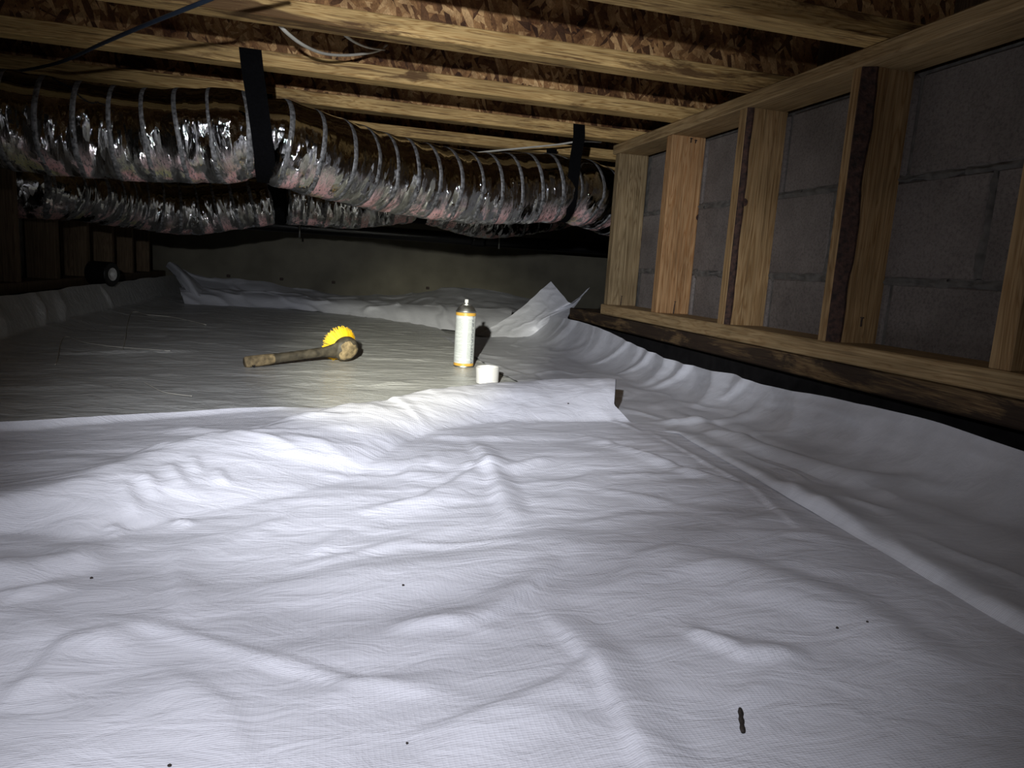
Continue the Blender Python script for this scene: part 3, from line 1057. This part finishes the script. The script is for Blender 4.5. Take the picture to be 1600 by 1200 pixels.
# short crumples across the front of the ridge at left
for k, (a, b, c_, d_) in enumerate([(190, 745, 215, 790), (225, 735, 245, 775), (262, 722, 290, 760), (300, 712, 310, 745), (170, 780, 190, 810), (275, 770, 300, 795), (340, 720, 352, 752)]):
    A_, B_ = onz(a, b, 0.045), onz(c_, d_, 0.03)
    Z += fold(Xx, Yy, [A_[:2], B_[:2]], 0.006, 0.010, 0.014)
Z += 0.006 * fbm(Xx * 16, Yy * 9, 41, 3) * sstep(0.02, 0.05, Z)
rc_ = random.Random(12)
for k in range(46):
    x_, y_ = rc_.uniform(-0.30, 0.62), rc_.uniform(0.38, 1.38)
    a_ = rc_.gauss(0.0, 0.55) + (1.3 if rc_.random() < 0.2 else 0)
    l_ = rc_.uniform(0.03, 0.10)
    dx_, dy_ = l_ * math.cos(a_), l_ * math.sin(a_)
    bend = rc_.uniform(-0.25, 0.25) * l_
    w_ = rc_.uniform(0.007, 0.016)
    Z += fold(Xx, Yy, [(x_ - dx_, y_ - dy_), (x_ - dy_ / l_ * bend, y_ + dx_ / l_ * bend), (x_ + dx_, y_ + dy_)], rc_.uniform(0.0025, 0.0065), w_, w_ * rc_.uniform(1.3, 3))
Z = Z + 0.012
# keep the sheet down where the right-hand sheet laps over it, and flat under its own hidden edge
k_ = sstep(0.60, 0.69, Xx) * (1 - sstep(1.28, 1.38, Yy))
Z = Z * (1 - k_) + 0.008 * k_
P = np.stack([Xx, Yy, Z], -1)
near_sheet = sheet('vapour_barrier_sheet', P, Xx, Yy, M_LINER, 'large white liner sheet filling the foreground, its far edge humped into a ridge')

# --- right-hand sheet: lies on the floor, laps over the near sheet and climbs the footing
top_px = [(850, 493), (890, 500), (940, 515), (1000, 545), (1060, 568), (1110, 580), (1150, 588), (1180, 602), (1300, 625), (1450, 660), (1600, 712)]
tp = np.array([onx(a, b, 1.0) for a, b in top_px])
ty = np.r_[-1.0, tp[::-1, 1]]
tz = np.r_[0.09, tp[::-1, 2]]
nu, nv = 150, 420
yy = np.linspace(-0.75, 3.15, nv)
ss = np.linspace(0, 1, nu)
S, Yg = np.meshgrid(ss, yy, indexing='ij')
x0 = np.interp(Yg, [-1, 0.45, 0.84, 1.26, 1.40, 1.5, 4], [0.64, 0.635, 0.672, 0.705, 0.60, 0.52, 0.52]) + 0.010 * fbm(Yg * 5, Yg * 0, 77)
ztop = smooth_interp(Yg, ty, tz, 0.02)
s0 = 0.70
wallx = 0.975
s0 = 0.58
xk = wallx - 0.10
ar = np.clip((S - s0) / (1 - s0), 0, 1) * math.pi / 2
Xg = np.where(S < s0, x0 + (xk - x0) * np.clip(S / s0, 0, 1), xk + (wallx - xk) * np.sin(ar))
up_ = 1 - np.cos(ar)
# vertical pleats
def pleats(Y, U_, spec):
    """sharp creased pleats: (y at the top, half width, depth, slant)"""
    r = np.zeros(Y.shape)
    for y0, w, d, sl_ in spec:
        q_ = (Y - y0 - sl_ * (1 - U_)) / w
        t_ = np.clip(1 - np.abs(q_) * np.where(q_ > 0, 1.0, 2.4), 0, 1)
        r = np.maximum(r, d * t_)
    return r


rp = random.Random(4)
spec = [(1.62, .13, .045, -.10), (1.50, .05, .02, .03), (1.30, .10, .025, -.12), (1.12, .07, .012, -.1), (1.78, .06, .030, .03), (1.90, .09, .035, -.05), (2.02, .05, .025, .02)]
y_ = 2.12
while y_ < 3.1:
    spec.append((y_, rp.uniform(.04, .16), rp.uniform(.008, .030), rp.uniform(-.14, .10)))
    y_ += rp.uniform(.05, .26)
pl = pleats(Yg, up_, spec) + 0.014 * fbm(Yg * 5, up_ * 2, 61, 3)
near_damp = np.interp(Yg, [0.4, 0.9, 1.2, 3], [0.5, 0.6, 0.9, 0.6])
reach = sstep(0.45, 0.80, S) * (1 - 0.35 * up_)
Xg = Xg + 0.030 * up_ - pl * near_damp * reach
Zg = 0.004 + ztop * up_
corner = np.exp(-((S - s0) / 0.12) ** 2)
Zg += 0.006 * corner
Zg += (0.010 * fbm(Xg * 3 + 9, Yg * 3, 31, 2) + 0.005 * fbm(Xg * 9, Yg * 6, 33, 3) + 0.004 * ridged(Xg * 6 + Yg * 2.0, Yg * 5 - Xg * 4, 35)) * (1 - up_)
Zg += np.interp(Yg, [-1, 0.3, 1.22, 1.34], [1, 1, 1, 0]) * (0.002 + 0.012 * np.clip(0.25 + 1.7 * fbm(Yg * 4.5, Yg * 0 + 2, 91), 0, 1)) * ((Xg - x0) / 0.016) * np.exp(1 - np.maximum(Xg - x0, 0) / 0.016) * (1 - up_)
Zg += np.interp(Yg, [-1, 1.2, 1.34], [1, 1, 0]) * 0.008 * (1 - up_)
lines = [([(1040, 640), (1180, 700), (1330, 750), (1480, 775)], 0.020, 0.03, 0.05), ([(1000, 655), (1120, 662), (1240, 655)], 0.014, 0.02, 0.03),
         ([(1290, 668), (1255, 650), (1230, 630)], 0.02, 0.012, 0.03), ([(1540, 822), (1590, 790), (1640, 740)], 0.02, 0.05, 0.02), ([(1380, 720), (1480, 705), (1560, 690)], 0.010, 0.02, 0.03)]
for px, h, a, b in lines:
    Zg += fold(Xg, Yg, F(px), h, a, b) * (1 - up_)
Zg = np.maximum(Zg, 0.003)
edge_ = np.exp(-np.maximum(Xg - x0, 0) / 0.010) * np.interp(Yg, [-1, 1.22, 1.34], [1, 1, 0])
Zg = Zg * (1 - edge_) + 0.0095 * edge_                      # its free edge lies on the near sheet
P = np.stack([Xg, Yg, Zg], -1)
sheet('vapour_barrier_sheet', P, Xg + up_ * 0.12, Yg, M_LINER_SIDE, 'white liner strip climbing the right footing in pleats below the sill')

# --- far sheet: the greyer floor under can and brush, turned up along the left ledge
nu, nv = 190, 360
ss = np.linspace(0, 1, nu)
yy = 0.85 + (5.42 - 0.85) * np.linspace(0, 1, nv) ** 1.15
S, Yg = np.meshgrid(ss, yy, indexing='ij')
sw = 0.10
Xg = -0.955 + (1.02 + 0.955) * np.clip((S - sw) / (1 - sw), 0, 1)
up_ = np.clip((sw - S) / sw, 0, 1)
pl = pleats(Yg, up_, [(2.86, .07, .030, -.06), (3.08, .10, .025, -.08), (3.62, .05, .015, .04), (2.5, .1, .02, 0)]) + 0.005 * fbm(Yg * 4, up_, 63, 2)
Xg = Xg - 0.045 * up_ + pl * np.sin(np.pi * np.clip(up_ * 0.8 + 0.1, 0, 1)) * np.exp(-up_ * 0.3)
Zg = 0.135 * up_ ** 0.85 + 0.01 * fbm(Yg * 2, Yg * 0, 9) * up_
Zg += 0.02 * np.exp(-(Xg + 0.95) ** 2 / 0.004) * (1 - up_)
amp = 1 - sstep(0.0, 0.3, up_)
Zg += amp * (0.010 * fbm(Xg * 2.0, Yg * 2.4, 71, 2) + 0.0045 * fbm(Xg * 5, Yg * 10, 73, 3) + 0.003 * (ridged(Xg * 4 + Yg, Yg * 8, 75) - 0.3))
calm = np.maximum(np.exp(-((Xg - 0.44) ** 2 + (Yg - 2.12) ** 2) / 0.02), np.exp(-((Xg + 0.05) ** 2 + (Yg - 2.25) ** 2) / 0.03))
Zg = Zg * (1 - 0.9 * calm * amp)
Zg += amp * fold(Xg, Yg, F([(40, 543), (150, 548), (270, 548), (330, 545)]), 0.012, 0.03, 0.012)
# dip under the near sheet
under = 1 - sstep(-0.02, 0.14, Yg - smooth_interp(Xg, ed_x, ed_y))
Zg = np.where(up_ > 0, Zg, Zg * (1 - under) - 0.012 * under)
Zg = np.where((Xg > 0.5) & (up_ <= 0), np.minimum(Zg, 0.03 - 0.03 * sstep(0.5, 0.6, Xg) - 0.012 * sstep(0.5, 0.6, Xg)), Zg)
P = np.stack([Xg, Yg, Zg], -1)
FAR = (Xg, Yg, Zg)
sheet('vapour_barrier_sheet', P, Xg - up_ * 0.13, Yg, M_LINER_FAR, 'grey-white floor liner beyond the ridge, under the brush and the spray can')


def floor_far(x, y):
    d = (Xg_far - x) ** 2 + (Yg_far - y) ** 2
    return float(Zg_far.reshape(-1)[np.argmin(d)])


Xg_far, Yg_far, Zg_far = FAR


def loft(rows, nu, nv, jitter, seed):
    """smooth surface through rows of 3-D points"""
    R_ = [spline(r, nu)[0] for r in rows]
    R_ = np.array(R_)                                    # (rows, nu, 3)
    cols = [spline(R_[:, i], nv)[0] for i in range(nu)]
    P = np.array(cols)                                   # (nu, nv, 3)
    U, V = np.meshgrid(np.linspace(0, 1, nu), np.linspace(0, 1, nv), indexing='ij')
    n = np.cross(np.gradient(P, axis=0), np.gradient(P, axis=1))
    n /= np.linalg.norm(n, axis=2)[..., None] + 1e-9
    ext = np.linalg.norm(R_[0, -1] - R_[0, 0])
    d = jitter * (fbm(U * ext * 5, V * 3, seed, 3) + 0.7 * (ridged(U * ext * 6 + V * 2, V * 4 - U * 2, seed + 3) - 0.3))
    return P + n * d[..., None], U * ext, V * 0.6


# --- rumpled surplus along the back wall
r0 = [onz(290, 476, 0), onz(360, 478, 0), onz(440, 482, 0), onz(540, 491, 0), onz(631, 504, 0), onz(720, 518, 0), onz(790, 528, 0)]
r1 = [ony(280, 448, r0[0][1] + .25), ony(350, 452, r0[1][1] + .25), ony(430, 459, r0[2][1] + .22), ony(540, 468, r0[3][1] + .22), ony(620, 474, r0[4][1] + .3), ony(705, 480, r0[5][1] + .35), ony(800, 483, r0[6][1] + .4)]
r1a = [a * 0.45 + b * 0.55 + np.array([0, -0.02, 0.012]) for a, b in zip(r0, r1)]
r1b = [p + np.array([0, 0.035, -0.006]) for p in r1]
r2 = [p + np.array([0, 0.07, -0.055]) for p in r1]
r2b = [p + np.array([0, 0.22, -0.065 + 0.02 * math.sin(3.0 * i)]) for i, p in enumerate(r1)]
r3 = [ony(266, 416, 5.2), ony(330, 434, 5.25), ony(420, 441, 5.3), ony(535, 461, 5.3), ony(640, 458, 5.2), ony(725, 449, 5.0), ony(850, 470, 4.7)]
r0 = [p - np.array([0, 0, 0.006]) for p in r0]
P, U, V = loft([r0, r1a, r1, r1b, r2, r2b, [0.5 * a + 0.5 * b for a, b in zip(r2b, r3)], r3], 190, 110, 0.014, 201)
sheet('vapour_barrier_sheet', P, U, V, M_LINER_SIDE, 'rumpled surplus of liner heaped along the foot of the concrete wall')

# --- curled roll of liner standing in the left back corner
q0, q1, q2 = ony(272, 417, 4.9), ony(292, 438, 4.75), ony(312, 462, 4.6)
P, U, V = loft([[q0 + np.array([-.05, 0, 0.0]), q1 + np.array([-.05, 0, 0.01]), q2 + np.array([-.06, 0, 0])],
                [q0 + np.array([-.01, -.06, 0.03]), q1 + np.array([0, -.07, 0.03]), q2 + np.array([0, -.05, 0.0])],
                [q0 + np.array([.05, 0, -0.01]), q1 + np.array([.06, -.01, -.01]), q2 + np.array([.05, 0, -.03])],
                [q0 + np.array([.09, .05, -0.10]), q1 + np.array([.12, .03, -.08]), q2 + np.array([.12, 0, -.06])]], 30, 30, 0.005, 231)
sheet('vapour_barrier_sheet', P, U, V, M_LINER_SIDE, 'small curled fold of liner in the far left corner below the framing')

# --- flap standing up at the right, behind the can
b0 = [onz(745, 524, -0.004), onz(800, 533, -0.004), onz(850, 530, 0.01), onx(890, 503, 1.03)]
m0 = [ony(800, 492, 3.25), ony(838, 500, 3.12), ony(868, 497, 3.05), ony(890, 490, 3.0)]
t0 = [ony(861, 440, 3.25), ony(880, 462, 3.14), ony(894, 473, 3.08), ony(922, 448, 3.2)]
P, U, V = loft([b0, m0, t0], 80, 60, 0.004, 251)
sheet('vapour_barrier_sheet', P, U, V, M_LINER_SIDE, 'stiff liner corner standing up in two points behind the spray can')

# ================================================================== SPRAY CAN, CAP
cp = onz(724, 572, 0.0)
zc = floor_far(cp[0], cp[1])
R_ = 0.0325
can = empty('spray_can', (cp[0], cp[1], zc + 0.001), 'white spray can with gold bands standing upright on the liner', 'spray can')
can.rotation_euler = (0, 0, math.atan2(-cp[1], -cp[0]) - math.pi * 2 * 0.75)
lathe('base_rim', [(0.0002, 0.002), (R_ - 0.004, 0.001), (R_ - 0.001, 0.0), (R_ + 0.0006, 0.002), (R_, 0.005)], M_STEEL, can)
lathe('lower_band', [(R_, 0.005), (R_, 0.0135)], M_GOLD, can)
lathe('label_wrap', [(R_, 0.0135), (R_, 0.166)], M_LABEL, can)
lathe('upper_band', [(R_, 0.166), (R_, 0.1755)], M_GOLD, can)
lathe('dome', [(R_, 0.1755), (R_ + 0.0012, 0.177), (R_ + 0.0012, 0.1805), (R_ - 0.002, 0.182), (R_ - 0.005, 0.189), (R_ - 0.010, 0.195), (R_ - 0.014, 0.1985), (0.0165, 0.1995), (0.0165, 0.2025), (0.0135, 0.203), (0.010, 0.2005), (0.0003, 0.2005)], M_STEEL, can)
nz_ = lathe('nozzle', [(0.0040, 0.200), (0.0040, 0.2055), (0.0062, 0.2065), (0.0062, 0.2150), (0.0052, 0.2172), (0.0003, 0.2174)], M_WHITE, can, seg=20)

cpp = onz(761, 600, 0.0)
zc = floor_far(cpp[0], cpp[1])
cap = empty('can_cap', (cpp[0], cpp[1], zc + 0.001), 'short white plastic spray can cap set down beside the can', 'cap')
cap.rotation_euler = (0, math.radians(-2), 0.5)
ch = 0.047
lathe('shell', [(0.0002, 0.002), (0.0290, 0.0015), (0.0312, 0.0035), (0.0328, ch - 0.003), (0.0325, ch), (0.0312, ch), (0.0302, ch - 0.004), (0.0295, 0.005), (0.0003, 0.004)], M_WHITE, cap)
lathe('inner_ring', [(0.0185, 0.004), (0.0190, ch - 0.012), (0.0175, ch - 0.012), (0.0172, 0.004)], M_WHITE, cap)

# ================================================================== BRUSH
he = np.array(onz(384, 566, 0.016))
hd = np.array(onz(536, 546, 0.042))
ax = Vector(hd - he)
hlen = ax.length
ax.normalize()
brush = empty('scrub_brush', tuple(he), 'dirty black-handled scrub brush with bright yellow bristles lying on its side', 'brush')
away = Vector((-0.62, 0.74, 0.26))
zax = (away - ax * away.dot(ax)).normalized()       # bristle direction
yax = zax.cross(ax).normalized()
brush.rotation_euler = Matrix((ax, yax, zax)).transposed().to_euler()
# local: x along the handle, z towards the bristle tips
zf0 = floor_far(he[0], he[1])


def handle_ring(t):
    x = t * (hlen - 0.005)
    w = np.interp(t, [0, .03, .5, .78, .86, .94, 1], [.0130, .0152, .0140, .0145, .019, .027, .030])
    h = np.interp(t, [0, .03, .5, .78, .86, 1], [.0130, .0152, .0138, .0125, .012, .011])
    return x, w, h


bm = bmesh.new()
rings = []
for t in np.r_[0, np.linspace(0.012, 1, 30)]:
    x, w, h = handle_ring(t)
    if t == 0:
        w, h = w * 0.8, h * 0.8
    rings.append([bm.verts.new((x, w * math.cos(a) * (1 + .05 * random.uniform(-1, 1)), h * math.sin(a))) for a in np.linspace(0, 2 * math.pi, 18, endpoint=False)])
for a, b in zip(rings, rings[1:]):
    for k in range(18):
        bm.faces.new((a[k], a[(k + 1) % 18], b[(k + 1) % 18], b[k]))
bm.faces.new(rings[0][::-1])
bm.faces.new(rings[-1])
bmesh.ops.recalc_face_normals(bm, faces=bm.faces)
me = bpy.data.meshes.new('handle')
bm.to_mesh(me)
bm.free()
hn = link('handle', me, M_HANDLE, brush, (0, 0, 0), True)
grip = tube_obj('grip_end', [(-0.002, 0, 0), (0.03, 0, 0), (0.085, 0, 0)], lambda t: float(np.interp(t, [0, .06, .12, .8, 1], [.0145, .0165, .0165, .0160, .0140])), M_MUD, None, 24, 20)
grip.parent = brush
grip.location = (-0.002, 0, 0)
grip['label'] = 'mud-caked end of the handle'
hole = lathe('hang_hole', [(0.0042, 0), (0.0046, 0.0012), (0.0002, 0.0006)], M_TAPE, brush, (0.016, 0.006, -0.0152), 16)
hole.rotation_euler = (math.pi - 0.4, 0, 0)
# head: a rounded oval block, bigger at the back
P = []
for r, z in ((0.001, -0.021), (0.022, -0.0195), (0.034, -0.012), (0.039, -0.002), (0.039, 0.010), (0.034, 0.015), (0.001, 0.016)):
    P.append([(hlen + 0.010 + 1.08 * r * math.cos(a) * (1 + 0.02 * math.sin(5 * a)), r * math.sin(a), z) for a in np.linspace(0, 2 * math.pi, 41)])
me = grid_mesh('head_block', np.array(P))
link('head_block', me, M_HANDLE, brush)
P = []
for i, rr in enumerate(np.linspace(0.002, 1, 9)):
    row = []
    for a in np.linspace(0, 2 * math.pi, 41):
        r = rr * 0.030 * (1 + 0.16 * math.sin(3 * a + 1) + 0.08 * math.sin(7 * a))
        z = float(np.interp(r, [0, 0.022, 0.034, 0.039], [-0.021, -0.0195, -0.012, -0.002])) - 0.0016 * (1 - rr ** 4) + 0.0008 * math.sin(9 * a + 7 * rr) * (1 - rr) - 0.0001
        row.append((hlen + 0.010 + 1.08 * r * math.cos(a), r * math.sin(a), z))
    P.append(row)
me = grid_mesh('mud_crust', np.array(P))
mc = link('mud_crust', me, M_MUD, brush)
mc['label'] = 'dried brown mud on the back of the head'
# bristles: flared tufts
verts, faces = [], []
rng = random.Random(5)
for i in range(1500):
    rr = math.sqrt(rng.random())
    a = rng.random() * 2 * math.pi
    r = 0.034 * rr
    base = Vector((hlen + 0.010 + r * math.cos(a), r * math.sin(a), 0.012))
    fl_ = 0.75 * rr
    d = Vector((fl_ * math.cos(a) + rng.uniform(-.12, .12), fl_ * math.sin(a) + rng.uniform(-.12, .12), 1)).normalized()
    ln = 0.041 * rng.uniform(0.86, 1.08)
    tip = base + d * ln
    s1 = d.orthogonal().normalized() * 0.0009
    s2 = d.cross(s1)
    k = len(verts)
    for q in (s1, -0.5 * s1 + 0.87 * s2, -0.5 * s1 - 0.87 * s2):
        verts.append(tuple(base + q))
    for q in (s1, -0.5 * s1 + 0.87 * s2, -0.5 * s1 - 0.87 * s2):
        verts.append(tuple(tip + q * 0.6))
    faces += [(k, k + 1, k + 4, k + 3), (k + 1, k + 2, k + 5, k + 4), (k + 2, k, k + 3, k + 5), (k + 3, k + 4, k + 5)]
me = bpy.data.meshes.new('bristles')
me.from_pydata(verts, [], faces)
br = link('bristles', me, M_BRISTLE, brush)
br['kind'] = 'stuff'
br['label'] = 'bright yellow stiff bristles'

# ================================================================== TAPE ROLL on the left ledge
q = onx(160, 424, -1.03)
tr = empty('tape_roll', (-1.075, q[1], 0.1785), 'black roll of tape with a pale core lying on the left ledge', 'tape roll')
tr.rotation_euler = (0, math.radians(90), math.radians(-20))
lathe('tape', [(0.030, 0.0), (0.054, 0.0), (0.058, 0.004), (0.058, 0.100), (0.054, 0.104), (0.030, 0.104), (0.030, 0.0)], M_TAPE, tr)
lathe('core', [(0.0003, 0.085), (0.012, 0.098), (0.026, 0.1045), (0.0305, 0.1055), (0.0305, 0.09)], M_CORE, tr)

# ================================================================== CABLES
cb = tube_obj('cable', [ony(420, -40, 1.30), ony(325, 0, 1.42), ony(230, 38, 1.60), ony(160, 68, 1.85), ony(100, 95, 2.10), ony(58, 106, 2.30), ony(20, 112, 2.44)], 0.0040, M_CABLE_BLUE, None, 60, 12)
tag(cb, 'dark blue cable slung under the joists at upper left', 'cable')
cb = tube_obj('cable', [ony(430, 30, 1.68), ony(447, 50, 1.70), ony(475, 71, 1.76), ony(508, 84, 1.84), ony(548, 86, 1.92), ony(588, 80, 2.00), ony(604, 70, 2.028)], 0.0055, M_CABLE_WHITE, None, 60, 12, 0.6)
tag(cb, 'white cable drooping in a loop behind the second joist', 'cable', 'white cables')
cb = tube_obj('cable', [ony(540, 56, 1.70), ony(555, 66, 1.78), ony(575, 74, 1.88), ony(600, 78, 2.02)], 0.0045, M_CABLE_WHITE, None, 30, 12, 0.6)
tag(cb, 'short piece of white cable just above the drooping loop', 'cable', 'white cables')
cb = tube_obj('cable', [ony(735, 240, 2.86), ony(760, 237, 2.80), ony(820, 231, 2.72), ony(870, 226, 2.66), ony(906, 221, 2.62), ony(940, 222, 2.60)], 0.0050, M_CABLE_WHITE, None, 40, 12, 0.7)
tag(cb, 'white cable stretched behind the short strap, above the front duct', 'cable', 'white cables')


# ================================================================== SMALL THINGS ON THE LINER
def thread(px, label, r=0.0008, lift=0.003):
    pts = []
    for a, b in px:
        w = onz(a, b, 0.0)
        z = 0.0
        for _ in range(4):
            w = onz(a, b, z)
            z = floor_far(w[0], w[1]) + lift
        pts.append((w[0], w[1], z))
    o = tube_obj('thread', pts, r, M_CABLE_WHITE, None, 70, 6)
    return tag(o, label, 'thread', 'loose threads on the liner')


thread([(196, 462), (190, 478), (205, 489), (232, 493), (266, 495), (300, 502), (322, 509)], 'loose white thread curling below the tape roll', 0.0014)
thread([(84, 512), (100, 527), (132, 535), (172, 541), (222, 545), (266, 548)], 'loose white thread along the foot of the left ledge', 0.0011)
thread([(120, 655), (140, 672), (160, 690)], 'short straight thread crossing the bright liner edge at left', 0.0008)
thread([(225, 597), (245, 608), (262, 614), (300, 619)], 'short bent thread on the dim liner left of the brush', 0.0008)
from mathutils.bvhtree import BVHTree
dg = bpy.context.evaluated_depsgraph_get()
bvh = BVHTree.FromObject(near_sheet, dg)


def on_near(px, py):
    d = Vector(ray(px, py)).normalized()
    o = Vector((0, 0, CAM_Z)) - near_sheet.location
    h, n, i, dist = bvh.ray_cast(o, d)
    return h + near_sheet.location if h is not None else Vector(onz(px, py, 0.015))


a, b, c = on_near(1156, 1111), on_near(1157, 1128), on_near(1160, 1147)
up = Vector((0, 0, 0.0018))
tw = tube_obj('twig', [a + up, b + up * 1.4, c + up], lambda t: 0.0016 * (0.8 + 0.35 * math.sin(9 * t) ** 2), M_TWIG, None, 24, 8)
tag(tw, 'short dark twig lying on the liner at lower right', 'twig')
for (px, py, s, lab) in [(1308, 982, .0015, 'dark dirt crumb on the liner above the twig'), (1355, 972, .0012, 'tiny dirt crumb right of the dark one above the twig'),
                         (265, 1197, .0012, 'brown dirt crumb at the bottom left edge'), (143, 904, .0015, 'tiny dark crumb left of the ridge foot'),
                         (636, 1162, .0010, 'dark crumb near the bottom, left of centre'), (630, 915, .0013, 'tiny dark crumb in the middle of the near sheet'),
                         (888, 631, .0020, 'tiny dark crumb on the front of the ridge below the cap')]:
    p = on_near(px, py)
    bm = bmesh.new()
    bmesh.ops.create_icosphere(bm, subdivisions=2, radius=s)
    for v_ in bm.verts:
        v_.co *= random.uniform(0.75, 1.2)
        v_.co.z *= 0.7
    me = bpy.data.meshes.new('dirt_crumb')
    bm.to_mesh(me)
    bm.free()
    tag(link('dirt_crumb', me, M_TWIG, None, p + Vector((0, 0, s * 0.4))), lab, 'crumb', 'dirt crumbs on the near sheet')
